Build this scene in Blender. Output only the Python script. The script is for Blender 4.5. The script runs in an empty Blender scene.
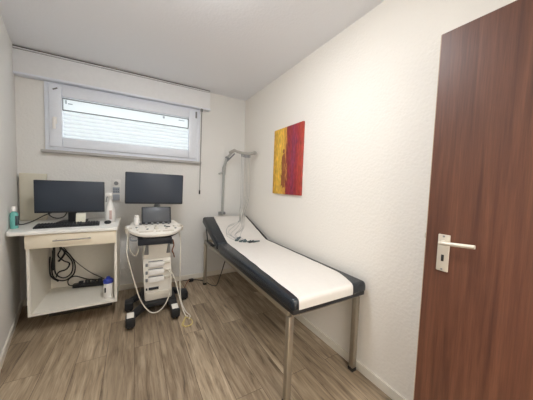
import bpy, bmesh, math, random
from mathutils import Vector, Matrix, Euler
random.seed(7)
S = bpy.context.scene
COL = S.collection
PI = math.pi

# ------------------------------------------------------------------ mesh helpers
def wloc(o):
    v = Vector((0, 0, 0))
    while o is not None:
        v += o.location
        o = o.parent
    return v

class MB:
    """collects shapes (in world coordinates) that become ONE mesh object"""
    def __init__(s):
        s.bm = bmesh.new()
        s.M = Matrix.Identity(4)
        s.mi = 0
    def _done(s, verts, bev=0, seg=2):
        faces = {f for v in verts for f in v.link_faces}
        for f in faces: f.material_index = s.mi
        if bev > 0:
            es = list({e for v in verts for e in v.link_edges})
            r = bmesh.ops.bevel(s.bm, geom=es, offset=bev, segments=seg, affect='EDGES', profile=.5, clamp_overlap=True)
            for f in r['faces']: f.material_index = s.mi
            verts = list({v for f in r['faces'] for v in f.verts} | {v for v in verts if v.is_valid})
        bmesh.ops.transform(s.bm, matrix=s.M, verts=verts)
        return s
    def box(s, x0, x1, y0, y1, z0, z1, bev=0, seg=2):
        m = Matrix.Translation(((x0+x1)/2, (y0+y1)/2, (z0+z1)/2)) @ Matrix.Diagonal((abs(x1-x0), abs(y1-y0), abs(z1-z0), 1))
        r = bmesh.ops.create_cube(s.bm, size=1, matrix=m)
        return s._done(r['verts'], bev, seg)
    def hull(s, pts8, bev=0, seg=2):
        """a box given by its 8 corners: bottom four counter-clockwise, then top four"""
        vs = [s.bm.verts.new(p) for p in pts8]
        for q in ((3,2,1,0),(4,5,6,7),(0,1,5,4),(1,2,6,5),(2,3,7,6),(3,0,4,7)):
            s.bm.faces.new([vs[i] for i in q])
        return s._done(vs, bev, seg)
    def prism(s, poly, a0, a1, axis=2, bev=0, seg=2):
        def P(u, v, w):
            return (u, v, w) if axis == 2 else ((u, w, v) if axis == 1 else (w, u, v))
        b = [s.bm.verts.new(P(u, v, a0)) for u, v in poly]
        t = [s.bm.verts.new(P(u, v, a1)) for u, v in poly]
        n = len(poly)
        s.bm.faces.new(b[::-1]); s.bm.faces.new(t)
        for i in range(n):
            s.bm.faces.new((b[i], b[(i+1) % n], t[(i+1) % n], t[i]))
        fs = list({f for v in b+t for f in v.link_faces})
        bmesh.ops.recalc_face_normals(s.bm, faces=fs)
        return s._done(b+t, bev, seg)
    def cyl(s, p0, p1, r, r2=None, n=16, bev=0):
        p0, p1 = Vector(p0), Vector(p1)
        d = p1-p0
        m = Matrix.Translation((p0+p1)/2) @ d.to_track_quat('Z', 'Y').to_matrix().to_4x4()
        q = bmesh.ops.create_cone(s.bm, cap_ends=True, cap_tris=False, segments=n, radius1=r, radius2=r if r2 is None else r2, depth=d.length, matrix=m)
        return s._done(q['verts'], bev)
    def ball(s, c, r, sc=(1, 1, 1), n=16):
        m = Matrix.Translation(c) @ Matrix.Diagonal((sc[0], sc[1], sc[2], 1))
        q = bmesh.ops.create_uvsphere(s.bm, u_segments=n, v_segments=max(8, n//2), radius=r, matrix=m)
        return s._done(q['verts'])
    def lathe(s, prof, c, n=24, sx=1, sy=1):
        """profile of (radius, z) from bottom to top around a vertical axis through c"""
        rings = []
        allv = []
        for r, z in prof:
            ring = [s.bm.verts.new((c[0]+sx*max(r, 1e-4)*math.cos(2*PI*k/n), c[1]+sy*max(r, 1e-4)*math.sin(2*PI*k/n), c[2]+z)) for k in range(n)]
            rings.append(ring); allv += ring
        for a, b in zip(rings, rings[1:]):
            for k in range(n):
                s.bm.faces.new((a[k], a[(k+1) % n], b[(k+1) % n], b[k]))
        s.bm.faces.new(rings[0][::-1]); s.bm.faces.new(rings[-1])
        return s._done(allv)
    def tube(s, pts, r, n=8, sub=6):
        """round tube along a smooth curve through pts"""
        P = [Vector(p) for p in pts]
        path = []
        if len(P) > 2 and sub > 1:
            E = [P[0]*2-P[1]] + P + [P[-1]*2-P[-2]]
            for i in range(1, len(E)-2):
                for k in range(sub):
                    t = k/sub
                    a, b, c, d = E[i-1], E[i], E[i+1], E[i+2]
                    path.append(.5*((2*b)+(c-a)*t+(2*a-5*b+4*c-d)*t*t+(3*b-a-3*c+d)*t*t*t))
            path.append(P[-1])
        else:
            path = P
        rings = []; allv = []
        up = Vector((0, 0, 1)); prev = None
        for i, p in enumerate(path):
            d = (path[min(i+1, len(path)-1)]-path[max(i-1, 0)])
            if d.length < 1e-7: d = Vector((0, 0, 1))
            d.normalize()
            if prev is None:
                x = d.orthogonal().normalized()
            else:
                x = prev-d*prev.dot(d)
                x = x.normalized() if x.length > 1e-6 else d.orthogonal().normalized()
            prev = x
            y = d.cross(x)
            ring = [s.bm.verts.new(p+r*(x*math.cos(2*PI*k/n)+y*math.sin(2*PI*k/n))) for k in range(n)]
            rings.append(ring); allv += ring
        for a, b in zip(rings, rings[1:]):
            for k in range(n):
                s.bm.faces.new((a[k], a[(k+1) % n], b[(k+1) % n], b[k]))
        s.bm.faces.new(rings[0][::-1]); s.bm.faces.new(rings[-1])
        return s._done(allv)
    def build(s, name, mat, parent=None, smooth=True, loc=None):
        off = wloc(parent) if parent else Vector(loc or (0, 0, 0))
        if off.length: bmesh.ops.transform(s.bm, matrix=Matrix.Translation(-off), verts=s.bm.verts)
        bmesh.ops.recalc_face_normals(s.bm, faces=s.bm.faces)
        me = bpy.data.meshes.new(name)
        s.bm.to_mesh(me); s.bm.free()
        for m in (mat if isinstance(mat, (list, tuple)) else [mat]): me.materials.append(m)
        if smooth:
            me.polygons.foreach_set('use_smooth', [True]*len(me.polygons))
            me.set_sharp_from_angle(angle=math.radians(35))
        o = bpy.data.objects.new(name, me)
        COL.objects.link(o)
        if parent: o.parent = parent
        else: o.location = off
        return o

def tag(o, label, cat, group=None):
    o['label'] = label; o['category'] = cat
    if group: o['group'] = group
    return o
def thing(name, label, cat, loc, group=None):
    o = bpy.data.objects.new(name, None)
    o.empty_display_size = .1
    COL.objects.link(o); o.location = loc
    return tag(o, label, cat, group)
def struct(o):
    o['kind'] = 'structure'
    return o

# ------------------------------------------------------------------ materials
def srgb(r, g, b):
    f = lambda c: (c/255/12.92 if c/255 <= .04045 else ((c/255+.055)/1.055)**2.4)
    return (f(r), f(g), f(b), 1)

def mat(name, rgb, rough=.5, metal=0, var=.04, vscale=30, bump=0, bscale=200, spec=.5, coat=0):
    m = bpy.data.materials.new(name); m.use_nodes = True
    nt = m.node_tree; N = nt.nodes; L = nt.links
    b = N['Principled BSDF']
    b.inputs['Roughness'].default_value = rough
    b.inputs['Metallic'].default_value = metal
    b.inputs['Specular IOR Level'].default_value = spec
    b.inputs['Coat Weight'].default_value = coat
    tc = N.new('ShaderNodeTexCoord')
    nz = N.new('ShaderNodeTexNoise'); nz.inputs['Scale'].default_value = vscale; nz.inputs['Detail'].default_value = 4
    L.new(tc.outputs['Object'], nz.inputs['Vector'])
    c = srgb(*rgb)
    mx = N.new('ShaderNodeMix'); mx.data_type = 'RGBA'
    mx.inputs[6].default_value = tuple(x*(1-var) for x in c[:3])+(1,)
    mx.inputs[7].default_value = tuple(min(1, x*(1+var)) for x in c[:3])+(1,)
    L.new(nz.outputs['Fac'], mx.inputs[0]); L.new(mx.outputs[2], b.inputs['Base Color'])
    if bump:
        n2 = N.new('ShaderNodeTexNoise'); n2.inputs['Scale'].default_value = bscale; n2.inputs['Detail'].default_value = 3
        L.new(tc.outputs['Object'], n2.inputs['Vector'])
        bp = N.new('ShaderNodeBump'); bp.inputs['Strength'].default_value = bump; bp.inputs['Distance'].default_value = .004
        L.new(n2.outputs['Fac'], bp.inputs['Height']); L.new(bp.outputs['Normal'], b.inputs['Normal'])
    return m

def ramp(N, stops):
    r = N.new('ShaderNodeValToRGB')
    e = r.color_ramp.elements
    while len(e) < len(stops): e.new(.5)
    for q, (p, c) in zip(e, stops):
        q.position = p; q.color = c
    return r

def wood_floor():
    m = bpy.data.materials.new('vinyl_plank_floor'); m.use_nodes = True
    nt = m.node_tree; N = nt.nodes; L = nt.links
    b = N['Principled BSDF']; b.inputs['Roughness'].default_value = .42
    tc = N.new('ShaderNodeTexCoord')
    sep = N.new('ShaderNodeSeparateXYZ'); L.new(tc.outputs['Object'], sep.inputs[0])
    cmb = N.new('ShaderNodeCombineXYZ')           # plank length runs along world y
    L.new(sep.outputs['Y'], cmb.inputs['X']); L.new(sep.outputs['X'], cmb.inputs['Y'])
    br = N.new('ShaderNodeTexBrick')
    br.offset = .37; br.offset_frequency = 2; br.squash = 1
    br.inputs['Color1'].default_value = (0, 0, 0, 1); br.inputs['Color2'].default_value = (1, 1, 1, 1)
    br.inputs['Mortar'].default_value = (.5, .5, .5, 1)
    br.inputs['Scale'].default_value = 1
    br.inputs['Mortar Size'].default_value = .0012
    br.inputs['Brick Width'].default_value = 1.22; br.inputs['Row Height'].default_value = .178
    L.new(cmb.outputs[0], br.inputs['Vector'])
    # grain shifted by a random amount per plank
    sc = N.new('ShaderNodeVectorMath'); sc.operation = 'MULTIPLY'; sc.inputs[1].default_value = (1.3, 13, 1)
    L.new(cmb.outputs[0], sc.inputs[0])
    ad = N.new('ShaderNodeVectorMath'); ad.operation = 'ADD'
    mm = N.new('ShaderNodeVectorMath'); mm.operation = 'MULTIPLY'; mm.inputs[1].default_value = (17, 31, 11)
    L.new(br.outputs['Color'], mm.inputs[0]); L.new(sc.outputs[0], ad.inputs[0]); L.new(mm.outputs[0], ad.inputs[1])
    n1 = N.new('ShaderNodeTexNoise'); n1.inputs['Scale'].default_value = 2.2; n1.inputs['Detail'].default_value = 8; n1.inputs['Roughness'].default_value = .62; n1.inputs['Distortion'].default_value = .6
    L.new(ad.outputs[0], n1.inputs['Vector'])
    r1 = ramp(N, [(.28, srgb(94, 79, 64)), (.41, srgb(148, 130, 108)), (.56, srgb(173, 155, 131)), (.72, srgb(198, 181, 157))])
    L.new(n1.outputs['Fac'], r1.inputs[0])
    sc2 = N.new('ShaderNodeVectorMath'); sc2.operation = 'MULTIPLY'; sc2.inputs[1].default_value = (4, 90, 1)
    L.new(cmb.outputs[0], sc2.inputs[0])
    n2 = N.new('ShaderNodeTexNoise'); n2.inputs['Scale'].default_value = 1.5; n2.inputs['Detail'].default_value = 6
    L.new(sc2.outputs[0], n2.inputs['Vector'])
    r2 = ramp(N, [(.30, (.55, .51, .48, 1)), (.47, (.95, .94, .93, 1)), (.7, (1.12, 1.1, 1.08, 1))])
    L.new(n2.outputs['Fac'], r2.inputs[0])
    mul = N.new('ShaderNodeMix'); mul.data_type = 'RGBA'; mul.blend_type = 'MULTIPLY'; mul.inputs[0].default_value = .6
    L.new(r1.outputs[0], mul.inputs[6]); L.new(r2.outputs[0], mul.inputs[7])
    r3 = ramp(N, [(0, (.66, .64, .62, 1)), (.5, (.92, .91, .89, 1)), (1, (1.0, 1.0, 1.0, 1))])
    L.new(br.outputs['Color'], r3.inputs[0])
    mul2 = N.new('ShaderNodeMix'); mul2.data_type = 'RGBA'; mul2.blend_type = 'MULTIPLY'; mul2.inputs[0].default_value = 1
    L.new(mul.outputs[2], mul2.inputs[6]); L.new(r3.outputs[0], mul2.inputs[7])
    mx = N.new('ShaderNodeMix'); mx.data_type = 'RGBA'
    L.new(br.outputs['Fac'], mx.inputs[0]); L.new(mul2.outputs[2], mx.inputs[6]); mx.inputs[7].default_value = srgb(70, 56, 45)
    L.new(mx.outputs[2], b.inputs['Base Color'])
    bp = N.new('ShaderNodeBump'); bp.inputs['Strength'].default_value = .15; bp.inputs['Distance'].default_value = .002
    L.new(n2.outputs['Fac'], bp.inputs['Height']); L.new(bp.outputs['Normal'], b.inputs['Normal'])
    return m

def door_wood():
    m = bpy.data.materials.new('mahogany_veneer'); m.use_nodes = True
    nt = m.node_tree; N = nt.nodes; L = nt.links
    b = N['Principled BSDF']; b.inputs['Roughness'].default_value = .42
    tc = N.new('ShaderNodeTexCoord')
    mp = N.new('ShaderNodeMapping'); mp.inputs['Scale'].default_value = (14, 14, .55)
    L.new(tc.outputs['Object'], mp.inputs[0])
    n1 = N.new('ShaderNodeTexNoise'); n1.inputs['Scale'].default_value = 3; n1.inputs['Detail'].default_value = 8; n1.inputs['Distortion'].default_value = .3
    L.new(mp.outputs[0], n1.inputs['Vector'])
    r = ramp(N, [(.3, srgb(76, 44, 32)), (.5, srgb(94, 57, 41)), (.7, srgb(108, 69, 50))])
    L.new(n1.outputs['Fac'], r.inputs[0])
    mp2 = N.new('ShaderNodeMapping'); mp2.inputs['Scale'].default_value = (150, 150, 5)
    L.new(tc.outputs['Object'], mp2.inputs[0])
    n2 = N.new('ShaderNodeTexNoise'); n2.inputs['Scale'].default_value = 2; n2.inputs['Detail'].default_value = 3
    L.new(mp2.outputs[0], n2.inputs['Vector'])
    r2 = ramp(N, [(.35, (.72, .7, .68, 1)), (.6, (1, 1, 1, 1))]); L.new(n2.outputs['Fac'], r2.inputs[0])
    mul = N.new('ShaderNodeMix'); mul.data_type = 'RGBA'; mul.blend_type = 'MULTIPLY'; mul.inputs[0].default_value = .6
    L.new(r.outputs[0], mul.inputs[6]); L.new(r2.outputs[0], mul.inputs[7])
    L.new(mul.outputs[2], b.inputs['Base Color'])
    return m

def plaster(name, rgb, bump, scale):
    m = bpy.data.materials.new(name); m.use_nodes = True
    nt = m.node_tree; N = nt.nodes; L = nt.links
    b = N['Principled BSDF']; b.inputs['Roughness'].default_value = .9; b.inputs['Specular IOR Level'].default_value = .2
    b.inputs['Base Color'].default_value = srgb(*rgb)
    tc = N.new('ShaderNodeTexCoord')
    n1 = N.new('ShaderNodeTexNoise'); n1.inputs['Scale'].default_value = scale; n1.inputs['Detail'].default_value = 5; n1.inputs['Roughness'].default_value = .6
    v1 = N.new('ShaderNodeTexVoronoi'); v1.inputs['Scale'].default_value = scale*.8
    L.new(tc.outputs['Object'], n1.inputs['Vector']); L.new(tc.outputs['Object'], v1.inputs['Vector'])
    ad = N.new('ShaderNodeMath'); ad.operation = 'ADD'
    L.new(n1.outputs['Fac'], ad.inputs[0]); L.new(v1.outputs['Distance'], ad.inputs[1])
    bp = N.new('ShaderNodeBump'); bp.inputs['Strength'].default_value = bump; bp.inputs['Distance'].default_value = .006
    L.new(ad.outputs[0], bp.inputs['Height']); L.new(bp.outputs['Normal'], b.inputs['Normal'])
    return m

def blind_mat():
    m = bpy.data.materials.new('translucent_pleats'); m.use_nodes = True
    nt = m.node_tree; N = nt.nodes; L = nt.links
    N.remove(N['Principled BSDF'])
    out = N['Material Output']
    d = N.new('ShaderNodeBsdfDiffuse'); t = N.new('ShaderNodeBsdfTranslucent')
    d.inputs[0].default_value = (.85, .87, .88, 1); t.inputs[0].default_value = (.86, .9, .92, 1)
    mx = N.new('ShaderNodeMixShader'); mx.inputs[0].default_value = .55
    L.new(d.outputs[0], mx.inputs[1]); L.new(t.outputs[0], mx.inputs[2]); L.new(mx.outputs[0], out.inputs[0])
    return m

def glass_mat():
    m = bpy.data.materials.new('window_glass'); m.use_nodes = True
    nt = m.node_tree; N = nt.nodes; L = nt.links
    N.remove(N['Principled BSDF'])
    out = N['Material Output']
    g = N.new('ShaderNodeBsdfGlossy'); g.inputs['Roughness'].default_value = .02
    t = N.new('ShaderNodeBsdfTransparent'); t.inputs[0].default_value = (.97, .985, .98, 1)
    fr = N.new('ShaderNodeFresnel'); fr.inputs[0].default_value = 1.45
    mx = N.new('ShaderNodeMixShader')
    L.new(fr.outputs[0], mx.inputs[0]); L.new(t.outputs[0], mx.inputs[1]); L.new(g.outputs[0], mx.inputs[2]); L.new(mx.outputs[0], out.inputs[0])
    return m

def emit(name, rgb, k):
    m = bpy.data.materials.new(name); m.use_nodes = True
    b = m.node_tree.nodes['Principled BSDF']
    b.inputs['Base Color'].default_value = (.9, .9, .9, 1)
    b.inputs['Emission Color'].default_value = (*rgb, 1); b.inputs['Emission Strength'].default_value = k
    return m

def painting_mat():
    m = bpy.data.materials.new('abstract_paint'); m.use_nodes = True
    nt = m.node_tree; N = nt.nodes; L = nt.links
    b = N['Principled BSDF']; b.inputs['Roughness'].default_value = .5
    tc = N.new('ShaderNodeTexCoord')
    # object space: y from the wall's near end (-) to the far end (+), z up; width .56, height .71
    mp = N.new('ShaderNodeMapping'); mp.inputs['Scale'].default_value = (1, 8, 2.2); L.new(tc.outputs['Object'], mp.inputs[0])
    n1 = N.new('ShaderNodeTexNoise'); n1.inputs['Scale'].default_value = 2.4; n1.inputs['Detail'].default_value = 6; n1.inputs['Distortion'].default_value = 1.2
    L.new(mp.outputs[0], n1.inputs['Vector'])
    sep = N.new('ShaderNodeSeparateXYZ'); L.new(tc.outputs['Object'], sep.inputs[0])
    def mth(op, a, bb):
        q = N.new('ShaderNodeMath'); q.operation = op
        for i, v in enumerate((a, bb)):
            if isinstance(v, (int, float)): q.inputs[i].default_value = v
            else: L.new(v, q.inputs[i])
        return q.outputs[0]
    nb = mth('MULTIPLY', mth('SUBTRACT', n1.outputs['Fac'], .5), .16)
    u = mth('ADD', sep.outputs['Y'], nb)
    mr = N.new('ShaderNodeMapRange'); mr.inputs[1].default_value = .28; mr.inputs[2].default_value = -.28
    L.new(u, mr.inputs[0])
    rr = ramp(N, [(0, srgb(218, 164, 44)), (.2, srgb(236, 192, 70)), (.36, srgb(230, 180, 70)), (.46, srgb(206, 142, 64)),
                  (.50, srgb(140, 46, 44)), (.60, srgb(152, 46, 58)), (.70, srgb(136, 52, 82)), (.78, srgb(156, 46, 56)), (.9, srgb(172, 70, 52)), (1, srgb(158, 50, 50))])
    L.new(mr.outputs[0], rr.inputs[0])
    n2 = N.new('ShaderNodeTexNoise'); n2.inputs['Scale'].default_value = 7; n2.inputs['Detail'].default_value = 6
    L.new(mp.outputs[0], n2.inputs['Vector'])
    r2 = ramp(N, [(.3, (.42, .36, .34, 1)), (.5, (.95, .92, .9, 1)), (.66, (1.5, 1.42, 1.4, 1))]); L.new(n2.outputs['Fac'], r2.inputs[0])
    mul = N.new('ShaderNodeMix'); mul.data_type = 'RGBA'; mul.blend_type = 'MULTIPLY'; mul.inputs[0].default_value = .6
    L.new(rr.outputs[0], mul.inputs[6]); L.new(r2.outputs[0], mul.inputs[7])
    # the slim rust-brown upright shape left of the seam
    dy = mth('DIVIDE', mth('SUBTRACT', u, .062), .040)
    dz = mth('DIVIDE', mth('ADD', sep.outputs['Z'], .10), .19)
    rad = mth('ADD', mth('MULTIPLY', dy, dy), mth('MULTIPLY', dz, dz))
    hd = mth('ADD', mth('POWER', mth('DIVIDE', mth('SUBTRACT', sep.outputs['Y'], .062), .018), 2), mth('POWER', mth('DIVIDE', mth('SUBTRACT', sep.outputs['Z'], .105), .024), 2))
    inside = mth('LESS_THAN', mth('MINIMUM', rad, hd), 1)
    fm = mth('MULTIPLY', inside, .92)
    mx = N.new('ShaderNodeMix'); mx.data_type = 'RGBA'; mx.inputs[7].default_value = srgb(140, 70, 36)
    L.new(fm, mx.inputs[0]); L.new(mul.outputs[2], mx.inputs[6]); L.new(mx.outputs[2], b.inputs['Base Color'])
    bp = N.new('ShaderNodeBump'); bp.inputs['Strength'].default_value = .3; bp.inputs['Distance'].default_value = .003
    L.new(n2.outputs['Fac'], bp.inputs['Height']); L.new(bp.outputs['Normal'], b.inputs['Normal'])
    return m

M = dict(
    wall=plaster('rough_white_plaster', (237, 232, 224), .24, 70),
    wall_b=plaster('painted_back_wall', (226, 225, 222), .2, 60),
    ceil=plaster('ceiling_plaster', (232, 233, 237), .12, 70),
    floor=wood_floor(), door=door_wood(),
    base=mat('baseboard_white', (226, 220, 208), .45),
    frame=mat('window_pvc', (226, 231, 240), .35),
    box=mat('shutter_box_paint', (228, 229, 231), .55),
    sill=mat('sill_grey', (176, 174, 172), .5),
    gap=mat('dark_gap', (78, 72, 64), .8),  # painted shade of the shutter box gap, also the plinth's colour
    grey=mat('grey_plastic', (128, 130, 132), .45),
    blind=blind_mat(), glass=glass_mat(),
    rod=mat('rod_grey_metal', (140, 140, 138), .4, .4),
    black=mat('black_plastic', (30, 31, 34), .42),
    screen=mat('screen_off', (56, 63, 74), .35, spec=.35),
    screen2=mat('touch_screen_off', (84, 87, 92), .35, spec=.35),
    bezel=mat('bezel_charcoal', (34, 37, 44), .4),
    cream=mat('cream_laminate', (230, 220, 199), .45),
    white_l=mat('white_laminate', (228, 224, 214), .4),
    top=mat('worktop_white', (232, 231, 226), .35),
    panel=mat('cream_board', (214, 208, 190), .6),
    steel=mat('brushed_steel', (168, 164, 156), .32, .85),
    leg=mat('couch_metal', (168, 160, 146), .33, .8),
    vinyl=mat('charcoal_vinyl', (28, 34, 41), .27, bump=.12, bscale=500),
    paper=mat('paper_roll', (216, 211, 205), .85, bump=.5, bscale=11),
    mach=mat('machine_white', (230, 226, 217), .4),
    mach2=mat('machine_offwhite', (204, 197, 184), .45),
    navy=mat('tray_navy', (36, 42, 54), .4),
    cable=mat('cream_cable', (214, 208, 194), .5),
    bcable=mat('black_cable', (24, 24, 26), .5),
    ycable=mat('yellow_cable', (206, 186, 120), .5),
    rail=mat('rail_grey', (172, 168, 160), .4),
    tubem=mat('grey_tube', (170, 171, 168), .4),
    teal=mat('teal_liquid', (112, 184, 176), .25),
    whitep=mat('white_plastic', (232, 230, 226), .4),
    blue=mat('blue_lid', (44, 60, 150), .4),
    label=mat('label_grey', (70, 84, 88), .5),
    pink=mat('label_pale_red', (196, 170, 164), .5),
    note=mat('paper_note', (226, 224, 206), .8),
    chrome=mat('chrome', (190, 188, 184), .2, .95),
    rubber=mat('rubber_foot', (32, 30, 29), .7),
    handle=mat('door_handle_metal', (206, 198, 184), .38, .35),
    edge=mat('door_edge_light', (190, 164, 136), .5),
    canvas=mat('canvas_side', (196, 150, 70), .7),
    brown=mat('brown_cable', (128, 78, 48), .5),
    slate=mat('socket_slate', (158, 164, 172), .5),
)
M['paint'] = painting_mat()

# ------------------------------------------------------------------ room shell
H = 2.5; XR = 1.396; YB = 3.16; YF = -.35
WL0, WL1 = -.985+.1962*(YB-YF), -.985        # left wall line at the front and at the back
struct(MB().box(-1.6, 1.8, -1.9, YB+.3, -.12, 0).build('floor', M['floor'], smooth=False))
struct(MB().box(-1.6, 1.8, -1.9, YB+.3, H, H+.12).build('ceiling', M['ceil'], smooth=False))
w = MB(); WX0, WX1, WZ0, WZ1 = -.772, .748, 1.572, 2.24
w.box(-1.5, WX0, YB, YB+.28, 0, H); w.box(WX1, XR+.2, YB, YB+.28, 0, H)
w.box(WX0, WX1, YB, YB+.28, 0, WZ0); w.box(WX0, WX1, YB, YB+.28, WZ1, H)
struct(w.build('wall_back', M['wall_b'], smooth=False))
struct(MB().box(XR, XR+.2, -1.9, YB+.28, 0, H).build('wall_right', M['wall'], smooth=False))
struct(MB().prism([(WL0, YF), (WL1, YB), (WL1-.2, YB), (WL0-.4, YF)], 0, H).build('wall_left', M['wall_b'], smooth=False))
w = MB()                                             # front wall with the doorway the open door belongs to
w.box(-.6, .36, YF-.12, YF, 0, H); w.box(1.27, XR, YF-.12, YF, 0, H); w.box(.36, 1.27, YF-.12, YF, 2.02, H)
struct(w.build('wall_front', M['wall_b'], smooth=False))
w = MB(); w.box(-.6, XR, -1.8, -1.7, 0, H); w.box(-.7, -.6, -1.8, YF-.12, 0, H)
struct(w.build('wall_hall', M['wall_b'], smooth=False))
w = MB(); w.box(XR-.014, XR, YF, YB, 0, .062, .002)
struct(w.build('baseboard_right', M['base'], smooth=False))
struct(MB().box(WL1, XR-.014, YB-.014, YB, 0, .062, .002).build('baseboard_back', M['base'], smooth=False))
dl = (WL0-WL1)/(YB-YF)
struct(MB().prism([(WL0, YF), (WL0+.014, YF), (WL1+.014, YB-.014), (WL1, YB-.014)], 0, .062).build('baseboard_left', M['base'], smooth=False))

# ------------------------------------------------------------------ window
fr = MB()
def rect_frame(mb, x0, x1, z0, z1, t, y0, y1, bev=.004):
    mb.box(x0, x0+t, y0, y1, z0, z1, bev); mb.box(x1-t, x1, y0, y1, z0, z1, bev)
    mb.box(x0+t, x1-t, y0, y1, z0, z0+t, bev); mb.box(x0+t, x1-t, y0, y1, z1-t, z1, bev)
rect_frame(fr, WX0, WX1, WZ0, WZ1, .045, 3.13, 3.22)
win = struct(fr.build('window_1', M['frame']))
sa = MB(); rect_frame(sa, -.735, .70, 1.607, 2.212, .10, 3.105, 3.18, .008)
sash = sa.build('window_sash', M['frame'], win)
MB().box(-.64, .605, 3.15, 3.158, 1.70, 2.118).build('glass_pane', M['glass'], win, smooth=False)
hd = MB(); hd.box(-.700, -.672, 3.092, 3.106, 1.83, 1.90, .005); hd.cyl((-.686, 3.106, 1.868), (-.686, 3.062, 1.868), .009)
hd.box(-.698, -.674, 3.055, 3.070, 1.775, 1.885, .006)
hd.build('window_handle', M['whitep'], sash)
h2 = MB(); h2.cyl((.69, 3.108, 2.12), (.69, 3.108, 2.20), .011); h2.cyl((-.70, 3.104, 2.165), (-.665, 3.104, 2.185), .006)
h2.build('window_hinge', M['grey'], sash)
sl = MB(); sl.box(-.80, .765, 3.10, 3.165, 1.545, 1.573, .004)
sl.build('window_sill', M['sill'], win)

pb = thing('pleated_blind', 'white pleated blind glowing with daylight in the window glass', 'blind', (-.02, 3.135, 1.70))
hb_ = MB(); hb_.bm.faces.new([hb_.bm.verts.new(q) for q in ((-.633, 3.141, 1.985), (.598, 3.141, 1.985), (.598, 3.141, 2.11), (-.633, 3.141, 2.11))]); hb_.build('header_band', M['blind'], pb)
rl = MB()
for z in (2.1, 1.985): rl.box(-.633, .598, 3.13, 3.148, z-.004, z+.004, .001)
rl.box(-.635, -.629, 3.13, 3.148, 1.985, 2.10); rl.box(.594, .60, 3.13, 3.148, 1.985, 2.10)
rl.build('rail', M['grey'], pb)
for x0, x1, z0, z1 in ((-.61, -.60, 2.05, 2.085), (-.59, -.552, 2.05, 2.058), (.48, .55, 2.064, 2.071), (.30, .32, 2.06, 2.085)):
    MB().box(x0, x1, 3.126, 3.136, z0, z1, .002).build('rail_bracket', M['slate'], pb)
pl = MB(); n = 7; z0, z1 = 1.70, 1.981
prof = []
for i in range(n*2+1):
    prof.append((3.132 if i % 2 else 3.147, z0+(z1-z0)*i/(2*n)))
prof2 = [(y+.0012, z) for y, z in prof]
bmv = pl.bm; rows = []
for x in (-.632, .597):
    rows.append([bmv.verts.new((x, y, z)) for y, z in prof])
for i in range(len(prof)-1):
    bmv.faces.new((rows[0][i], rows[1][i], rows[1][i+1], rows[0][i+1]))
pl.build('pleats', M['blind'], pb, smooth=False)
for i in range(1, n):
    z = z0+(z1-z0)*i/n
    MB().box(-.632, .597, 3.1445, 3.1485, z-.003, z+.003).build('crease', M['frame'], pb, smooth=False)
MB().box(-.633, .598, 3.130, 3.148, 1.694, 1.704, .002).build('bottom_rail', M['frame'], pb)

sb = thing('roller_shutter_box', 'long white roller shutter box under the ceiling above the window', 'shutter box', (-.05, 3.1, 2.27))
MB().box(-.975, .862, 3.085, YB, 2.262, 2.468, .004).build('front_panel', M['box'], sb)
MB().box(-.975, .866, 3.075, 3.16, 2.243, 2.262, .004).build('bottom_rail', M['frame'], sb)
MB().box(-.975, .862, 3.10, YB, 2.468, 2.4985).build('painted_shadow_gap', M['gap'], sb, smooth=False)  # solid dark strip, the shade under the ceiling put into its colour
MB().box(-.975, .866, 3.078, 3.10, 2.474, 2.4835, .002).build('top_strip', M['box'], sb)

rd = thing('shutter_crank_rod', 'thin grey crank rod hanging right of the window', 'crank rod', (.745, 3.06, 1.15))
MB().cyl((.752, 3.075, 2.215), (.737, 3.06, 1.20), .0055, n=10).build('rod', M['rod'], rd)
MB().cyl((.737, 3.06, 1.20), (.736, 3.059, 1.15), .010, n=12, bev=.003).build('grip', M['black'], rd)
MB().box(.738, .766, 3.064, 3.092, 2.208, 2.243, .004).build('bracket', M['rod'], rd)

# ------------------------------------------------------------------ desk corner
cab = thing('desk_cabinet', 'open white desk cabinet with cream drawer under the worktop by the left wall', 'cabinet', (-.44, 2.78, 0))
cx0, cx1, cy0, cy1, cz0, cz1 = -.748, -.140, 2.50, 3.05, .160, .838
MB().box(cx0, cx0+.02, cy0+.012, cy1, cz0, cz1, .001).build('side_panel', M['white_l'], cab, smooth=False)
MB().box(cx1-.02, cx1, cy0+.012, cy1, cz0, cz1, .001).build('side_panel', M['white_l'], cab, smooth=False)
MB().box(cx0+.02, cx1-.02, cy0+.012, cy1, cz0, cz0+.02, .001).build('bottom_panel', M['white_l'], cab, smooth=False)
MB().box(cx0+.02, cx1-.02, cy1-.012, cy1, cz0+.02, cz1, 0).build('back_panel', M['white_l'], cab, smooth=False)
MB().box(cx0+.06, cx1-.06, cy0+.30, cy1-.02, 0, cz0).build('plinth', M['gap'], cab, smooth=False)
dr = MB().box(cx0-.002, cx1-.006, cy0-.008, cy0+.011, .722, .834, .002).build('drawer', M['cream'], cab)
hb = MB(); hb.tube([(-.575, 2.464, .782), (-.45, 2.462, .7845), (-.325, 2.464, .787)], .0055)
for x, z in ((-.56, .7825), (-.34, .7865)): hb.cyl((x, 2.464, z), (x, 2.494, z), .005)
hb.build('drawer_handle', M['chrome'], dr)
wt = MB()
poly = [(-.132, 2.478), (-.58, 2.478), (-.64, 2.474), (-.70, 2.464), (-.76, 2.456), (-.80, 2.455), (-.825, 2.457), (-.838, 2.463), (-.8455, 2.478), (-.850, 2.50),
        (WL1+.1962*(YB-2.6)+.004, 2.60), (WL1+.006, 3.145), (-.132, 3.145)]
wt.prism(poly, .8385, .868, bev=.004)
tag(wt.build('worktop', M['top'], loc=(-.5, 2.8, .84)), 'white worktop with rounded left end carrying the computer', 'worktop')

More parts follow.
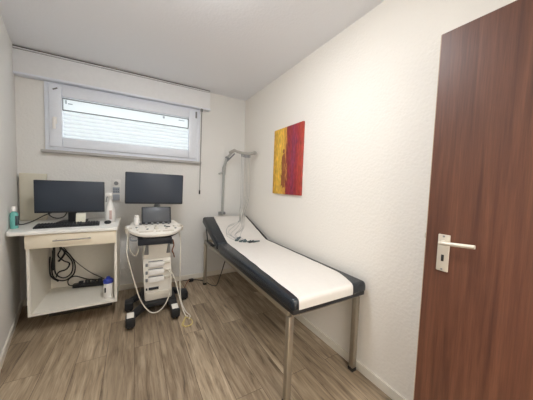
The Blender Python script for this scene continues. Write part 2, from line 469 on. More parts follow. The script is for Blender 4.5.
# cream board behind the monitor
tag(MB().box(-.955, -.765, 3.095, 3.145, .869, 1.330, .004).build('wall_board', M['panel'], loc=(-.86, 3.12, .869)), 'plain cream board on the worktop behind left side of computer monitor', 'board')

# computer monitor
mo = thing('computer_monitor', 'wide black computer monitor standing on the white worktop', 'monitor', (-.52, 2.9, .868))
my = 2.84
MB().box(-.785, -.262, my, my+.035, .968, 1.270, .005).build('bezel', M['bezel'], mo)
MB().box(-.777, -.270, my-.0015, my+.004, .984, 1.262, .001).build('screen', M['screen'], mo)
MB().box(-.555, -.490, my+.036, my+.062, .875, 1.08, .005).build('stand', M['black'], mo)
MB().prism([(-.64, 2.84), (-.40, 2.84), (-.42, 3.02), (-.62, 3.02)], .8685, .879, bev=.003).build('stand_base', M['black'], mo)

# keyboard
kb = thing('keyboard', 'black computer keyboard on the worktop in front of the monitor', 'keyboard', (-.5, 2.66, .868))
ang = math.radians(5)
K = Matrix.Translation((-.508, 2.665, .869)) @ Matrix.Rotation(ang, 4, 'Z') @ Matrix.Rotation(math.radians(4), 4, 'X')
mb = MB(); mb.M = K; mb.box(-.222, .222, -.07, .07, 0, .016, .004); mb.build('body', M['black'], kb)
mb = MB(); mb.M = K
for r in range(6):
    for c in range(21):
        if c in (15, ): continue
        if r == 5 and c in (3, 5, 6, 7, 8): continue
        x = -.212+c*.0202; y = .052-r*.0205
        mb.box(x, x+.0165, y-.008, y+.0085, .016, .023, .002, 1)
mb.build('keys', M['bezel'], kb)
mb = MB(); mb.M = K; mb.box(-.150, -.05, .052-5*.0205-.008, .052-5*.0205+.0085, .016, .023, .002, 1); mb.build('space_bar', M['bezel'], kb)
# note leaning on the monitor foot
tag(MB().hull([(-.485, 2.800, .8795), (-.410, 2.800, .8795), (-.410, 2.803, .8795), (-.485, 2.803, .8795),
               (-.485, 2.822, .962), (-.410, 2.822, .962), (-.410, 2.825, .962), (-.485, 2.825, .962)]).build('paper_note', M['note'], loc=(-.45, 2.8, .88)),
    'small pale paper card leaning under the computer monitor behind the keyboard', 'card')
# mouse
ms = thing('computer_mouse', 'black computer mouse on the worktop right of the keyboard', 'mouse', (-.225, 2.72, .868))
MB().ball((-.225, 2.72, .880), .03, (1.0, 1.45, .62)).build('shell', M['black'], ms)
MB().cyl((-.229, 2.70, .898), (-.221, 2.70, .898), .006, n=10).build('scroll_wheel', M['grey'], ms)
# spray bottle
sp = thing('spray_bottle', 'white spray bottle standing on the worktop right of the monitor', 'bottle', (-.212, 2.82, .868))
c = (-.212, 2.82, .8685)
MB().lathe([(.0, 0), (.040, .0), (.043, .006), (.043, .09), (.039, .13), (.026, .175), (.015, .205), (.014, .235)], c).build('bottle_body', M['whitep'], sp)
MB().lathe([(.0, .235), (.018, .235), (.018, .258), (.0, .258)], c).build('collar', M['whitep'], sp)
hh = MB(); hh.box(c[0]-.034, c[0]+.02, c[1]-.052, c[1]+.03, c[2]+.256, c[2]+.300, .010); hh.cyl((c[0]-.005, c[1]-.052, c[2]+.283), (c[0]-.005, c[1]-.075, c[2]+.283), .009)
hh.build('spray_head', M['whitep'], sp)
MB().tube([(c[0]-.02, c[1]-.045, c[2]+.26), (c[0]-.026, c[1]-.055, c[2]+.235), (c[0]-.03, c[1]-.045, c[2]+.205)], .005).build('trigger', M['grey'], sp)
MB().box(c[0]-.006, c[0]+.016, c[1]-.0445, c[1]-.035, c[2]+.03, c[2]+.12, .003).build('bottle_label', M['pink'], sp)
# sanitizer bottles
sn = thing('sanitizer_bottle', 'teal sanitizer bottle with white cap at left end of worktop', 'bottle', (-.866, 2.68, .868))
c = (-.853, 2.65, .8685)
sn.location = c
MB().lathe([(0, 0), (.023, 0), (.025, .004), (.025, .112), (.021, .128), (.012, .136), (.012, .144)], c).build('bottle_body', M['teal'], sn)
MB().lathe([(0, .142), (.016, .142), (.016, .172), (.012, .180), (0, .182)], c).build('cap', M['whitep'], sn)
MB().box(c[0]+.010, c[0]+.028, c[1]-.022, c[1]+.008, c[2]+.025, c[2]+.105, .003).build('bottle_label', M['label'], sn)
# cables on the worktop
tag(MB().tube([(-.875, 2.82, .874), (-.85, 2.85, .874), (-.80, 2.88, .895), (-.74, 2.90, .935), (-.70, 2.91, .955), (-.66, 2.90, .975)], .005).build('monitor_cable', M['bcable'], loc=(-.8, 2.87, .873)),
    'black cable rising from the left end of worktop to the monitor', 'cable')
tag(MB().tube([(-.71, 2.90, .975), (-.685, 2.90, .93), (-.64, 2.90, .910), (-.59, 2.90, .925), (-.565, 2.915, .975)], .005).build('monitor_cable', M['bcable'], loc=(-.64, 2.9, .91)),
    'black cable loop hanging below the computer monitor', 'cable')

# triple socket
so = thing('wall_socket', 'tall white and grey socket strip on back wall above the spray bottle', 'wall socket', (-.18, YB, 1.05))
MB().box(-.222, -.136, YB-.012, YB, 1.05, 1.30, .004).build('frame', M['whitep'], so)
t = MB().box(-.212, -.146, YB-.018, YB-.012, 1.225, 1.29, .003).build('socket_insert', M['whitep'], so)
q = MB(); q.cyl((-.179, YB-.0185, 1.257), (-.179, YB-.014, 1.257), .022, n=20); q.build('socket_cup', M['grey'], t)
t = MB().box(-.212, -.146, YB-.018, YB-.012, 1.145, 1.212, .003).build('switch_insert', M['slate'], so)
q = MB()
for x in (-.20, -.18, -.16):
    for z in (1.165, 1.19): q.box(x-.004, x+.004, YB-.0195, YB-.017, z-.004, z+.004)
q.build('port', M['black'], t)
MB().box(-.212, -.146, YB-.018, YB-.012, 1.062, 1.132, .003).build('data_insert', M['slate'], so)

# inside the cabinet
tb = thing('wipes_tub', 'white wipes tub with blue lid on bottom of open cabinet', 'tub', (-.216, 2.60, .18))
c = (-.214, 2.600, .181)
MB().lathe([(0, 0), (.036, 0), (.038, .004), (.038, .138), (.036, .142), (0, .142)], c).build('tub_body', M['whitep'], tb)
MB().lathe([(0, .142), (.041, .142), (.041, .168), (.034, .178), (.018, .182), (.016, .198), (0, .20)], c).build('lid', M['blue'], tb)
MB().box(c[0]-.028, c[0]-.016, c[1]-.0385, c[1]-.028, c[2]+.06, c[2]+.105, .002).build('tub_label', M['black'], tb)

cb = thing('cable_bundle', 'tangle of looped black cables on back of open cabinet', 'cables', (-.64, 3.0, .3))
cy = 3.015
for j, P in enumerate((
    [(-.695, .70), (-.70, .55), (-.715, .42), (-.70, .30), (-.62, .255), (-.545, .31), (-.535, .42), (-.575, .52), (-.63, .58), (-.66, .63)],
    [(-.66, .66), (-.645, .58), (-.665, .52), (-.62, .46), (-.575, .43), (-.60, .37), (-.66, .35), (-.68, .30)],
    [(-.64, .60), (-.61, .55), (-.63, .50), (-.66, .46)],
    [(-.69, .70), (-.685, .58), (-.69, .45), (-.68, .34), (-.62, .29), (-.56, .33), (-.55, .44), (-.60, .54)],
    [(-.72, .52), (-.725, .42), (-.715, .32), (-.66, .26)],
    )):
    m = MB(); m.tube([(x, cy-.006*j-.004*math.sin(k*2.1), z) for k, (x, z) in enumerate(P)], .006 if j != 2 else .009); m.build('cable_loop', M['bcable'], cb)
m = MB(); m.box(-.705, -.69, cy-.03, cy+.018, .38, .58, .003); m.build('adapter', M['black'], cb)
ps = thing('power_strip', 'long black power strip lying at back of cabinet bottom', 'power strip', (-.40, 2.97, .181))
m = MB(); m.M = Matrix.Translation((-.385, 2.95, .19)) @ Matrix.Rotation(math.radians(-8), 4, 'Z')
m.box(-.16, .17, -.024, .024, -.008, .03, .006); m.build('housing', M['black'], ps)
m = MB(); m.M = Matrix.Translation((-.385, 2.95, .19)) @ Matrix.Rotation(math.radians(-8), 4, 'Z')
for k in range(5): m.box(-.11+k*.055, -.075+k*.055, -.017, .017, .030, .052+.012*(k % 2), .004)
m.build('plug', M['bezel'], ps)
MB().tube([(-.54, 2.975, .20), (-.58, 2.985, .215), (-.585, 3.0, .26), (-.53, 3.0, .29), (-.42, 2.985, .245), (-.30, 2.95, .235)], .005).build('strip_cable', M['bcable'], ps)
tag(MB().tube([(-.62, 3.008, .60), (-.52, 2.98, .45), (-.40, 2.95, .33), (-.30, 2.90, .275), (-.255, 2.86, .25), (-.24, 2.82, .186)], .0035).build('thin_cable', M['bcable'], loc=(-.62, 3.0, .6)),
    'thin dark cable slanting down inside the cabinet toward the blue-lidded tub', 'cable')

# ------------------------------------------------------------------ ultrasound cart
us = thing('ultrasound_machine', 'white ultrasound machine on black wheeled base with large dark monitor', 'ultrasound machine', (.2, 2.55, 0))
# column
m = MB(); m.hull([(.088, 2.50, .115), (.340, 2.50, .115), (.335, 2.86, .115), (.095, 2.86, .115),
                  (.070, 2.50, .53), (.328, 2.50, .53), (.325, 2.84, .53), (.075, 2.84, .53)], .012)
body = m.build('lower_column', M['mach'], us)
m = MB(); m.hull([(.072, 2.505, .53), (.326, 2.505, .53), (.322, 2.83, .53), (.078, 2.83, .53),
                  (.092, 2.53, .76), (.305, 2.53, .76), (.300, 2.80, .76), (.098, 2.80, .76)], .012)
m.build('upper_column', M['mach'], us)
for x0, x1, x2 in ((.082, .122, .106), (.283, .318, .300)):
    m = MB(); m.hull([(x0, 2.503, .575), (x1, 2.503, .575), (x1, 2.53, .575), (x0, 2.53, .575), (x0+.018, 2.512, .685), (x1-.002, 2.512, .685), (x1-.002, 2.54, .685), (x0+.018, 2.54, .685)], .004)
    m.build('grip_recess', M['grey'], us)
for z in (.477, .400, .325):
    mb = MB().box(.125, .262, 2.478, 2.502, z-.024, z+.024, .006).build('probe_connector', M['whitep'], us)
    MB().box(.118, .25, 2.490, 2.503, z+.027, z+.033, .002).build('connector_rim', M['grey'], mb)
    MB().box(.094, .114, 2.487, 2.502, z-.016, z+.014, .003).build('connector_latch', M['grey'], mb)
    MB().box(.264, .315, 2.486, 2.504, z-.006, z+.016, .004).build('connector_lever', M['mach2'], mb)
MB().box(.122, .212, 2.488, 2.502, .222, .246, .003).build('dark_slot', M['bezel'], us)
MB().box(.097, .112, 2.488, 2.502, .222, .244, .003).build('port', M['bezel'], us)
m = MB(); m.hull([(.094, 2.482, .12), (.328, 2.482, .12), (.328, 2.51, .12), (.094, 2.51, .12), (.090, 2.486, .20), (.330, 2.486, .20), (.330, 2.51, .20), (.090, 2.51, .20)], .006)
m.build('lower_cover', M['mach2'], us)
# base with four arms
m = MB(); m.box(.06, .375, 2.44, 2.86, .07, .116, .015); m.build('base', M['black'], us)
def caster(x, y, ax, ay, pedal):
    m = MB(); m.hull([(ax-.04, ay, .05), (ax+.04, ay, .05), (ax+.04, ay+.06, .05), (ax-.04, ay+.06, .05),
                      (ax-.035, ay, .11), (ax+.035, ay, .11), (ax+.035, ay+.06, .11), (ax-.035, ay+.06, .11)], .006)
    d = Vector((x-ax, y-ay, 0)); n_ = Vector((-d.y, d.x, 0)).normalized()*.035
    a, b = Vector((ax, ay+.03, 0)), Vector((x, y+.02, 0))
    m.hull([a-n_+Vector((0, 0, .06)), b-n_+Vector((0, 0, .07)), b+n_+Vector((0, 0, .07)), a+n_+Vector((0, 0, .06)),
            a-n_+Vector((0, 0, .115)), b-n_+Vector((0, 0, .10)), b+n_+Vector((0, 0, .10)), a+n_+Vector((0, 0, .115))], .006)
    leg = m.build('leg', M['black'], us)
    m = MB(); m.cyl((x-.026, y, .045), (x-.006, y, .045), .045, n=24, bev=.006); m.cyl((x+.006, y, .045), (x+.026, y, .045), .045, n=24, bev=.006)
    m.cyl((x-.02, y, .045), (x+.02, y, .045), .012); m.box(x-.038, x+.038, y-.058, y+.055, .028, .108, .014)
    w_ = m.build('caster', M['black'], leg)
    if pedal:
        m = MB(); m.hull([(x-.028, y-.035, .104), (x+.028, y-.035, .104), (x+.028, y+.04, .106), (x-.028, y+.04, .106),
                          (x-.028, y-.035, .113), (x+.028, y-.035, .113), (x+.028, y+.04, .122), (x-.028, y+.04, .122)], .004)
        m.build('brake_pedal', M['mach'], leg)
caster(-.030, 2.285, .10, 2.46, True); caster(.338, 2.285, .33, 2.46, True)
caster(-.045, 2.60, .09, 2.72, False); caster(.475, 2.62, .36, 2.68, False)
# console: curved front, tilted upwards at the back
def console(mb, z0, z1, ins, bev):
    pts = []
    for i in range(17):
        t = i/16*2-1
        pts.append((.185+t*(.237-ins), 2.315+ins+.17*abs(t)**3.2))
    pts += [(.405-ins, 2.70), (.385-ins, 2.76), (-.015+ins, 2.76), (-.035+ins, 2.70)]
    mb.prism(pts, z0, z1, bev=bev, seg=2)
T = Matrix.Translation((0, 2.32, .80)) @ Matrix.Rotation(math.radians(7), 4, 'X') @ Matrix.Translation((0, -2.32, -.80))
m = MB(); m.M = T; console(m, .785, .818, 0, .01); con = m.build('console', M['mach'], us)
m = MB(); m.M = T; console(m, .768, .786, .014, .004); m.build('console_underside', M['black'], us)
m = MB(); m.M = T
m.box(.035, .155, 2.375, 2.40, .818, .8235, .003); m.box(.235, .335, 2.37, 2.395, .818, .8235, .003); m.box(.175, .215, 2.37, 2.39, .818, .8235, .002)
m.build('control_strip', M['mach2'], con)
for k in range(6):
    m = MB(); m.M = T; m.cyl((.055+k*.052, 2.62, .818), (.055+k*.052, 2.62, .838), .012, n=14, bev=.003); m.build('knob', M['grey'], con)
for k in range(10):
    m = MB(); m.M = T
    x = .02+(k % 5)*.083+.006*(k//5); y = 2.545-.075*(k//5)-.03*abs((k % 5)-2)*.3
    m.cyl((x, y, .818), (x, y, .826), .011, n=12, bev=.002); m.build('button', M['mach2'] if k % 3 else M['grey'], con)
m = MB(); m.M = T; m.ball((.185, 2.465, .82), .021); m.build('trackball', M['mach2'], con)
for x0, x1 in ((.17, .20), (.275, .315)):
    m = MB(); m.M = T; m.box(x0, x1, 2.503, 2.514, .818, .825, .002); m.build('key_row', M['black'], con)
# keyboard drawer
m = MB(); m.box(.028, .322, 2.40, 2.66, .694, .760, .01); m.build('keyboard_drawer', M['navy'], us)
m = MB(); m.tube([(-.03, 2.42, .775), (-.025, 2.40, .755), (.02, 2.39, .75)], .008); m.build('front_handle', M['grey'], us)
# touch screen
TS = Matrix.Translation((.2, 2.63, .862)) @ Matrix.Rotation(math.radians(-14), 4, 'X')
m = MB(); m.M = TS; m.box(-.137, .140, -.012, .012, -.004, .172, .008); ts = m.build('touch_screen', M['bezel'], us)
m = MB(); m.M = TS; m.box(-.122, .125, -.0145, -.010, .016, .158, .001); m.build('screen', M['screen2'], ts)
# arm and monitor
m = MB(); m.tube([(.19, 2.74, .83), (.19, 2.77, .95), (.215, 2.78, 1.02), (.225, 2.775, 1.12), (.21, 2.77, 1.2)], .022, 12); m.ball((.215, 2.78, 1.03), .03)
m.build('monitor_arm', M['grey'], us)
MT = Matrix.Translation((.194, 2.715, 1.218)) @ Matrix.Rotation(math.radians(1), 4, 'Y')
m = MB(); m.M = MT; m.box(-.275, .275, -.015, .025, -.162, .158, .010); mon = m.build('monitor', M['bezel'], us)
m = MB(); m.M = MT; m.box(-.264, .264, -.0175, -.01, -.144, .147, .001); m.build('screen', M['screen'], mon)
# probe holders and probes
for x, y in ((-.048, 2.52), (-.050, 2.60), (.414, 2.52), (.414, 2.60)):
    m = MB(); m.lathe([(.020, 0), (.026, .0), (.030, .045), (.024, .045), (.018, .004)], (x, y, .80)); h = m.build('probe_holder', M['mach2'], us)
    if (x > 0 and y > 2.55) or x < 0:
        m = MB(); m.lathe([(0, 0), (.012, 0), (.014, .03), (.017, .07), (.021, .095), (.016, .11), (0, .113)], (x, y, .745)); m.build('probe', M['whitep'], h)
# probe cables
tag(MB().tube([(-.048, 2.52, .795), (-.055, 2.46, .74), (-.058, 2.40, .64), (-.035, 2.40, .52), (0, 2.40, .37), (.05, 2.385, .19), (.115, 2.38, .075), (.175, 2.38, .042), (.235, 2.38, .072), (.285, 2.385, .15),
               (.315, 2.41, .27), (.312, 2.44, .38), (.285, 2.465, .42), (.262, 2.47, .405)], .0052).build('probe_cable', M['cable'], loc=(-.06, 2.45, .8)),
    'long cream probe cable looping low in front of the ultrasound machine', 'cable')
tag(MB().tube([(-.050, 2.60, .795), (-.05, 2.57, .70), (-.03, 2.53, .62), (.01, 2.48, .585), (.035, 2.485, .64), (.04, 2.53, .70), (.045, 2.56, .745)], .005).build('probe_cable', M['cable'], loc=(-.06, 2.58, .8)),
    'short cream cable curling below the left end of ultrasound console', 'cable')
tag(MB().tube([(.414, 2.60, .795), (.42, 2.53, .70), (.41, 2.46, .55), (.402, 2.42, .40), (.40, 2.40, .25), (.405, 2.36, .12), (.44, 2.30, .03), (.47, 2.25, .008), (.45, 2.19, .008)], .005).build('probe_cable', M['cable'], loc=(.43, 2.5, .8)),
    'cream cable hanging straight down the right side of ultrasound machine', 'cable')
tag(MB().tube([(.315, 2.475, .40), (.34, 2.43, .36), (.365, 2.40, .28), (.385, 2.37, .18), (.41, 2.33, .07), (.43, 2.27, .012), (.45, 2.24, .008)], .0055).build('probe_cable', M['cable'], loc=(.32, 2.47, .4)),
    'cream cable running from the machine front port down to right caster', 'cable')
tag(MB().tube([(.435, 2.255, .008), (.40, 2.19, .007), (.375, 2.12, .007), (.41, 2.085, .007), (.455, 2.10, .007), (.47, 2.15, .007), (.455, 2.20, .008), (.425, 2.215, .014), (.40, 2.16, .014), (.385, 2.11, .013), (.40, 2.075, .007)], .0045).build('cable_loop', M['ycable'], loc=(.42, 2.15, .01)),
    'thin yellowish cable loop on the floor beside the right front caster', 'cable')
m = MB(); m.tube([(.345, 2.52, .70), (.352, 2.50, .65), (.335, 2.49, .60), (.35, 2.50, .56), (.36, 2.52, .52)], .006)
m.build('connector_cable', M['brown'], us)
m = MB(); m.box(.318, .352, 2.52, 2.56, .655, .705, .005); m.build('side_hook', M['grey'], us)
# gel bottle
gb = thing('gel_bottle', 'small white gel bottle on the left of ultrasound console', 'bottle', (.023, 2.60, .853))
c = (.020, 2.62, .8545)
MB().lathe([(0, 0), (.022, 0), (.024, .004), (.024, .062), (.018, .074), (0, .076)], c).build('bottle_body', M['whitep'], gb)
MB().lathe([(0, .076), (.020, .076), (.020, .100), (.0, .102)], c).build('cap', M['whitep'], gb)
# power plug and cable on the floor
pc = thing('power_cable', 'dark power cable with round plug on the floor right of ultrasound machine', 'cable', (.63, 3.03, 0))
MB().tube([(.40, 2.80, .06), (.47, 2.80, .012), (.52, 2.86, .007), (.565, 2.95, .03), (.60, 3.0, .045), (.62, 3.02, .04)], .0055).build('cord', M['brown'], pc)
m = MB(); m.cyl((.615, 3.02, .038), (.665, 3.04, .03), .022, n=16, bev=.006); m.cyl((.665, 3.04, .03), (.685, 3.048, .026), .004); m.build('plug', M['rubber'], pc)

# ------------------------------------------------------------------ examination couch
co = thing('examination_couch', 'charcoal examination couch on steel legs with raised headrest along right wall', 'couch', (1.07, 1.95, 0))
bx0, bx1 = .752, 1.368
fz0, fz1 = .540, .574
yn, yf = 1.058, 2.905
def square_tube(mb, p0, p1, t=.034): mb.box(p0[0]-t/2 if p0[0] == p1[0] else p0[0], p1[0]+t/2 if p0[0] == p1[0] else p1[0], p0[1]-t/2 if p0[1] == p1[1] else p0[1], p1[1]+t/2 if p0[1] == p1[1] else p1[1], fz0, fz1, .003)
m = MB(); lx0, lx1 = .785, 1.351
square_tube(m, (lx0, yn), (lx0, yf)); square_tube(m, (lx1, yn), (lx1, yf))
square_tube(m, (lx0, yn), (lx1, yn)); square_tube(m, (lx0, 2.32), (lx1, 2.32)); square_tube(m, (lx0, yf), (lx1, yf))
m.build('frame', M['leg'], co)
for x in (lx0, lx1):
    for y in (yn, yf):
        m = MB(); m.box(x-.018, x+.018, y-.018, y+.018, .02, fz0, .003); l = m.build('leg', M['leg'], co)
        m = MB(); m.box(x-.021, x+.021, y-.021, y+.021, 0, .026, .004); m.build('foot_cap', M['rubber'], l)
PT, PB = .668, .600
def pad(mb, L, w0, w1, th, r=.026):
    """upholstered pad from u=0 to u=L with rounded long edges"""
    def section(u, d):
        sec = []
        rb = max(r*.5-d, .003); rt = max(r, .003)
        for cx_, cz_, a0, rr in ((w1-d-rt, th-d-rt, 0, rt), (w0+d+rt, th-d-rt, PI/2, rt), (w0+d+rb, d*.5+rb, PI, rb), (w1-d-rb, d*.5+rb, 1.5*PI, rb)):
            for k in range(6):
                a = a0+k/5*PI/2
                sec.append(mb.bm.verts.new((cx_+rr*math.cos(a), u, cz_+rr*math.sin(a))))
        return sec
    E_ = .026; ins = []
    for k in range(6):
        a = k/5*PI/2
        ins.append((E_*(1-math.sin(a)), E_*(1-math.cos(a))))        # (shrink, inset along u)
    rows = [section(u, d) for d, u in ins]+[section(L-u, d) for d, u in ins[::-1]]
    for q0, q1 in zip(rows, rows[1:]):
        for k in range(24): mb.bm.faces.new((q0[k], q0[(k+1) % 24], q1[(k+1) % 24], q1[k]))
    mb.bm.faces.new(rows[0][::-1]); mb.bm.faces.new(rows[-1])
    mb._done([v for q0 in rows for v in q0])
m = MB(); m.M = Matrix.Translation((0, .990, PB)); pad(m, 1.330, bx0, bx1, PT-PB)
pd = m.build('seat_pad', M['vinyl'], co)
m = MB(); m.box(bx0+.012, bx1-.012, 1.0, 2.29, .575, PB+.004, .002); m.build('pad_board', M['black'], co)
hang = math.atan2(.872-PT, 2.965-2.335)
HR = Matrix.Translation((0, 2.335, PT-.072)) @ Matrix.Rotation(hang, 4, 'X')
HL = .662
m = MB(); m.M = HR; pad(m, HL, bx0, bx1, .076); hp = m.build('headrest_pad', M['vinyl'], co)
m = MB(); m.M = HR; m.box(bx0+.012, bx1-.012, .02, HL-.02, -.012, .003, .002); m.build('headrest_board', M['mach2'], co)
for x in (lx0, lx1):
    m = MB(); m.box(x-.016, x+.016, 2.56, 2.80, .574, .592, .003); m.cyl((x-.012, 2.76, .585), (x-.012, 2.84, .735), .007); m.cyl((x+.012, 2.60, .585), (x+.012, 2.50, .628), .006)
    m.cyl((x-.024, 2.60, .583), (x+.03, 2.60, .583), .011); m.build('headrest_strut', M['black'], co)
m = MB(); m.tube([(.80, 2.14, .60), (.79, 2.20, .50), (.80, 2.30, .38), (.81, 2.42, .24), (.84, 2.60, .10), (.845, 2.80, .02), (.80, 2.98, .008), (.74, 3.06, .008), (.66, 3.10, .008), (.55, 3.12, .008)], .005)
tag(m.build('floor_cord', M['bcable'], loc=(.8, 2.14, .6)), 'thin dark cord hanging from couch hinge to the back baseboard', 'cord')

# paper sheet along the couch
ps_ = MB(); b = ps_.bm
path = []                                     # (y, z, left x, right x)
nh = Vector((0, -math.sin(hang), math.cos(hang)))
hp0 = Vector((0, 2.335, PT-.072))+nh*.0785
dirh = Vector((0, math.cos(hang), math.sin(hang)))
for k in range(15, -1, -1):
    p = hp0+dirh*(.012+(HL-.030)*k/15)
    path.append((p.y, p.z))
path[-1] = (path[-1][0]-.0, path[-1][1])
for k in range(26): path.append((2.31-(2.31-1.03)*k/25, PT+.003))
for a in range(1, 7):
    t = a/6*PI/2
    path.append((1.014-.026*math.sin(t)-.001, PT-.024+.0265*math.cos(t)))
path += [(.9865, .632), (.9863, .618), (.9862, .610), (.9862, .606)]
rows = []
for i, (y, z) in enumerate(path):
    t = (y-.99)/(2.97-.99)
    xl = .790+.098*t+.001*math.sin(i*1.3); xr = 1.315+.015*t-.085*max(0, 1-t/.12)**1.5+.001*math.sin(i*1.7+1)
    row = []
    for k in range(13):
        x = xl+(xr-xl)*k/12
        dz = .0022*math.sin(k*1.9+i*.8)*math.sin(i*.55+k*.3) if 1.02 < y < 2.9 else 0
        zz = z+max(dz, -.0012)
        row.append(b.verts.new((x, y, zz)))
    rows.append(row)
for a, c2 in zip(rows, rows[1:]):
    for k in range(12): b.faces.new((a[k], a[k+1], c2[k+1], c2[k]))
sh = ps_.build('paper_sheet', M['paper'], loc=(1.07, 1.9, PT))
sl_ = sh.modifiers.new('thick', 'SOLIDIFY'); sl_.thickness = .0008; sl_.offset = 1
ssub = sh.modifiers.new('smooth', 'SUBSURF'); ssub.levels = 1; ssub.render_levels = 1
tag(sh, 'long white paper sheet laid over the charcoal couch', 'paper sheet')

# ------------------------------------------------------------------ suction electrode arm
ea = thing('electrode_carrier', 'slim grey jointed carrier on back wall holding hanging electrode tubes above headrest', 'medical carrier', (1.06, 3.12, .87))
m = MB(); m.cyl((1.064, 3.105, .86), (1.074, 3.105, 1.50), .0165, n=16); m.build('pole', M['tubem'], ea)
m = MB(); m.box(1.025, 1.110, 3.095, YB, .868, .905, .006); m.build('wall_bracket', M['grey'], ea)
m = MB(); m.cyl((1.0, 3.09, 1.43), (1.06, 3.105, 1.45), .014, n=12, bev=.004); m.build('clamp_screw', M['tubem'], ea)
m = MB(); m.cyl((1.072, 3.105, 1.42), (1.074, 3.105, 1.53), .024, n=16, bev=.006); m.build('joint', M['tubem'], ea)
m = MB(); m.cyl((1.068, 3.10, 1.50), (1.095, 3.06, 1.645), .019, n=14, bev=.004); m.cyl((1.095, 3.06, 1.645), (1.145, 2.97, 1.725), .013, n=12); m.build('lower_arm', M['tubem'], ea)
m = MB(); m.cyl((1.100, 3.075, 1.60), (1.165, 2.955, 1.700), .009, n=10); m.build('spring_rod', M['grey'], ea)
m = MB(); m.cyl((1.085, 3.055, 1.64), (1.115, 3.065, 1.65), .026, n=16, bev=.006); m.build('joint', M['grey'], ea)
m = MB(); m.cyl((1.120, 3.01, 1.715), (1.160, 2.93, 1.745), .022, n=14, bev=.006); m.cyl((1.155, 2.94, 1.745), (1.19, 2.88, 1.718), .017, n=12, bev=.004); m.build('upper_arm', M['rail'], ea)
m = MB(); m.tube([(1.175, 2.89, 1.722), (1.235, 2.81, 1.698), (1.285, 2.75, 1.690), (1.335, 2.70, 1.698)], .019, 12); m.build('tube_rail', M['rail'], ea)
m = MB(); m.ball((1.337, 2.698, 1.700), .026, (1.1, 1.1, .9)); m.build('rail_tip', M['rail'], ea)
A = [(1.215+.0125*k, 2.825-.0145*k, 1.690-.005*min(k, 3)) for k in range(7)]
for k in range(7):
    m = MB(); m.cyl(A[k], (A[k][0], A[k][1], A[k][2]-.035), .0075, n=10); m.build('tube_nozzle', M['grey'], ea)
hy = lambda y: hp0.z+(y-hp0.y)*math.tan(hang)+.006
def on_couch(x, y): return (x, y, (hy(y) if y > 2.325 else PT+.008))
ends = [(.985, 2.37), (.95, 2.335), (.985, 2.30), (1.02, 2.275), (1.06, 2.25), (1.03, 2.32), (1.09, 2.245)]
mids = [((1.17, 2.76), (1.00, 2.66), (.915, 2.50)), ((1.16, 2.74), (.97, 2.62), (.90, 2.46)), ((1.19, 2.77), (1.06, 2.64), (.945, 2.52)), ((1.18, 2.73), (1.08, 2.60), (.955, 2.47)),
        ((1.21, 2.75), (1.12, 2.58), (.99, 2.44)), ((1.20, 2.72), (1.13, 2.56), (1.01, 2.46)), ((1.23, 2.73), (1.17, 2.60), (1.05, 2.42))]
words = ['closest to the back wall', 'second from the back wall', 'third from the back wall', 'in the row middle', 'third from the rail tip', 'second from the rail tip', 'closest to the rail tip']
for k in range(7):
    a = A[k]; e = ends[k]; mm_ = mids[k]
    top2 = (mm_[0][0]+.012, mm_[0][1]+.01, hy(mm_[0][1])+.11)
    pts = [(a[0], a[1], a[2]-.034), (a[0]-.004, a[1]-.005, 1.40), (a[0]-.012, a[1]-.03, 1.12), top2, on_couch(*mm_[0]), on_couch(*mm_[1]), on_couch(*mm_[2]), on_couch((mm_[2][0]+e[0])/2-.012, (mm_[2][1]+e[1])/2), on_couch(*e)]
    t = thing('electrode_tube', 'thin grey electrode tube hanging onto couch headrest, nozzle %s' % words[k], 'electrode tube', on_couch(*e), 'electrode tubes hanging from the arm')
    MB().tube(pts, .0028, 6, 8).build('tube', M['tubem'], t)
    m = MB(); p = Vector(on_couch(*e)); m.cyl(p, p+Vector((.03, -.006, .002)), .009, .014, n=12); m.ball(p+Vector((.034, -.007, .008)), .012)
    m.build('suction_cup', M['label'], t)
cl = thing('electrode_clamp', 'grey electrode clamp lying on paper sheet near the headrest hinge', 'clamp', (1.155, 2.245, PT))
m = MB(); m.M = Matrix.Translation((.075, .255, 0))
m.hull([(1.04, 1.955, PT+.004), (1.13, 1.975, PT+.004), (1.13, 1.995, PT+.004), (1.04, 1.985, PT+.004), (1.04, 1.957, PT+.022), (1.13, 1.978, PT+.016), (1.13, 1.993, PT+.016), (1.04, 1.983, PT+.022)], .004)
m.build('clamp_jaw', M['label'], cl)
m = MB(); m.M = Matrix.Translation((.075, .255, 0)); m.tube([(1.045, 1.97, PT+.012), (1.015, 1.966, PT+.012), (.99, 1.97, PT+.010)], .008); m.build('clamp_grip', M['black'], cl)

# ------------------------------------------------------------------ painting
pt = MB(); pt.box(XR-.022, XR-.0005, 1.772, 2.285, 1.206, 1.906, .002)
pa = pt.build('canvas_painting', M['paint'], loc=(XR-.011, 2.02, 1.554))
tag(pa, 'abstract yellow and red canvas painting on the right wall', 'painting')

# ------------------------------------------------------------------ open door
D = Matrix.Translation((1.203, .573, 0)) @ Matrix.Rotation(math.radians(1.8), 4, 'Z')      # local -y runs from latch edge to hinges
def dmb():
    q = MB(); q.M = D; return q
door = struct(dmb().box(0, .04, -.86, 0, .008, 1.993, .0015).build('door_1', M['door'], smooth=False))
dmb().box(.001, .039, 0, .0022, .010, 1.991).build('door_edge', M['edge'], door, smooth=False)
q = dmb(); q.box(.008, .030, .002, .006, .93, 1.10, .001); q.box(.012, .026, .004, .013, 1.065, 1.09, .002); q.build('latch', M['handle'], door)
pl_ = dmb().box(-.008, 0, -.097, -.052, .934, 1.098, .002).build('handle_plate', M['handle'], door)
q = dmb(); q.cyl((-.006, -.076, 1.063), (-.041, -.076, 1.063), .009, n=16); q.tube([(-.036, -.070, 1.063), (-.040, -.095, 1.065), (-.041, -.14, 1.069), (-.039, -.192, 1.073)], .0082, 12)
q.build('door_handle', M['handle'], door)
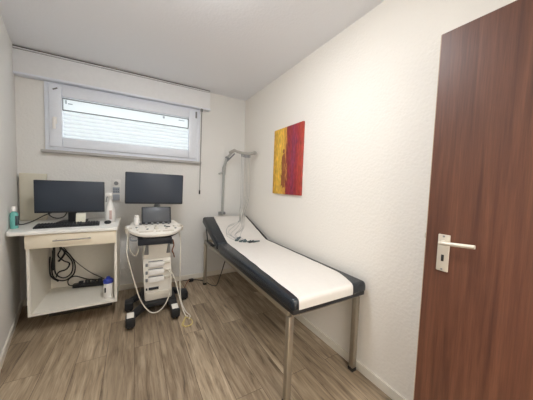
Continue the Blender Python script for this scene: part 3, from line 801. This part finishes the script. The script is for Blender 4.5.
q = dmb(); q.box(-.0095, -.006, -.080, -.069, .978, 1.008, .002); q.build('keyhole', M['rubber'], door)
q = dmb()
for y, z in ((-.0745, .943), (-.0745, 1.090)): q.cyl((-.0095, y, z), (-.006, y, z), .0045, n=10)
q.build('screw', M['grey'], door)
q = MB(); q.box(1.225, 1.27, YF-.13, YF+.01, 0, 2.06, .003); q.box(.36, .405, YF-.13, YF+.01, 0, 2.06, .003); q.box(.36, 1.27, YF-.13, YF+.01, 2.015, 2.06, .003)
struct(q.build('trim_1', M['base'], smooth=False))

# ------------------------------------------------------------------ ceiling lamp, added fill and daylight
lp = thing('ceiling_light', 'round opal ceiling lamp on the ceiling in front of the door', 'ceiling lamp', (.26, 1.18, H))
MB().cyl((.26, 1.18, H-.025), (.26, 1.18, H), .215, n=40, bev=.004).build('lamp_base', M['whitep'], lp)
MB().lathe([(0, -.085), (.08, -.082), (.14, -.072), (.19, -.052), (.205, -.025)], (.26, 1.18, H), 40).build('lamp_shade', emit('opal_glow', (.96, .98, 1), 53), lp)
la = bpy.data.lights.new('added_hall_fill', 'AREA'); la.shape = 'RECTANGLE'; la.size = 1.2; la.size_y = .8; la.energy = 90; la.color = (1, .98, .95)  # added fill light in the unseen hall, brightens the room from behind
lo = bpy.data.objects.new('added_hall_fill', la); COL.objects.link(lo); lo.location = (.5, -1.0, H-.02)

wd = bpy.data.worlds.new('World'); S.world = wd; wd.use_nodes = True
bg = wd.node_tree.nodes['Background']; bg.inputs[0].default_value = (.93, .97, 1, 1); bg.inputs[1].default_value = 3.1

# ------------------------------------------------------------------ camera
f, yaw, pitch, roll, ch = 232.8987, .5172, .0605, .0347, 1.287
cd = bpy.data.cameras.new('camera'); cam = bpy.data.objects.new('camera', cd); COL.objects.link(cam); S.camera = cam
cd.sensor_fit = 'HORIZONTAL'; cd.sensor_width = 36; cd.lens = f/533*36; cd.clip_start = .02
fw = Vector((math.sin(yaw)*math.cos(pitch), math.cos(yaw)*math.cos(pitch), -math.sin(pitch)))
rt = Vector((math.cos(yaw), -math.sin(yaw), 0)); up = rt.cross(fw)
r2 = rt*math.cos(roll)+up*math.sin(roll); u2 = -rt*math.sin(roll)+up*math.cos(roll)
cam.matrix_world = Matrix(((r2.x, u2.x, -fw.x, 0), (r2.y, u2.y, -fw.y, 0), (r2.z, u2.z, -fw.z, ch), (0, 0, 0, 1)))

vs = S.view_settings
S.display_settings.display_device = 'sRGB'
vs.view_transform = 'Standard'; vs.look = 'None'; vs.gamma = 1; vs.use_curve_mapping = False; vs.exposure = .12
S.cycles.max_bounces = 12; S.cycles.diffuse_bounces = 8; S.cycles.transparent_max_bounces = 16
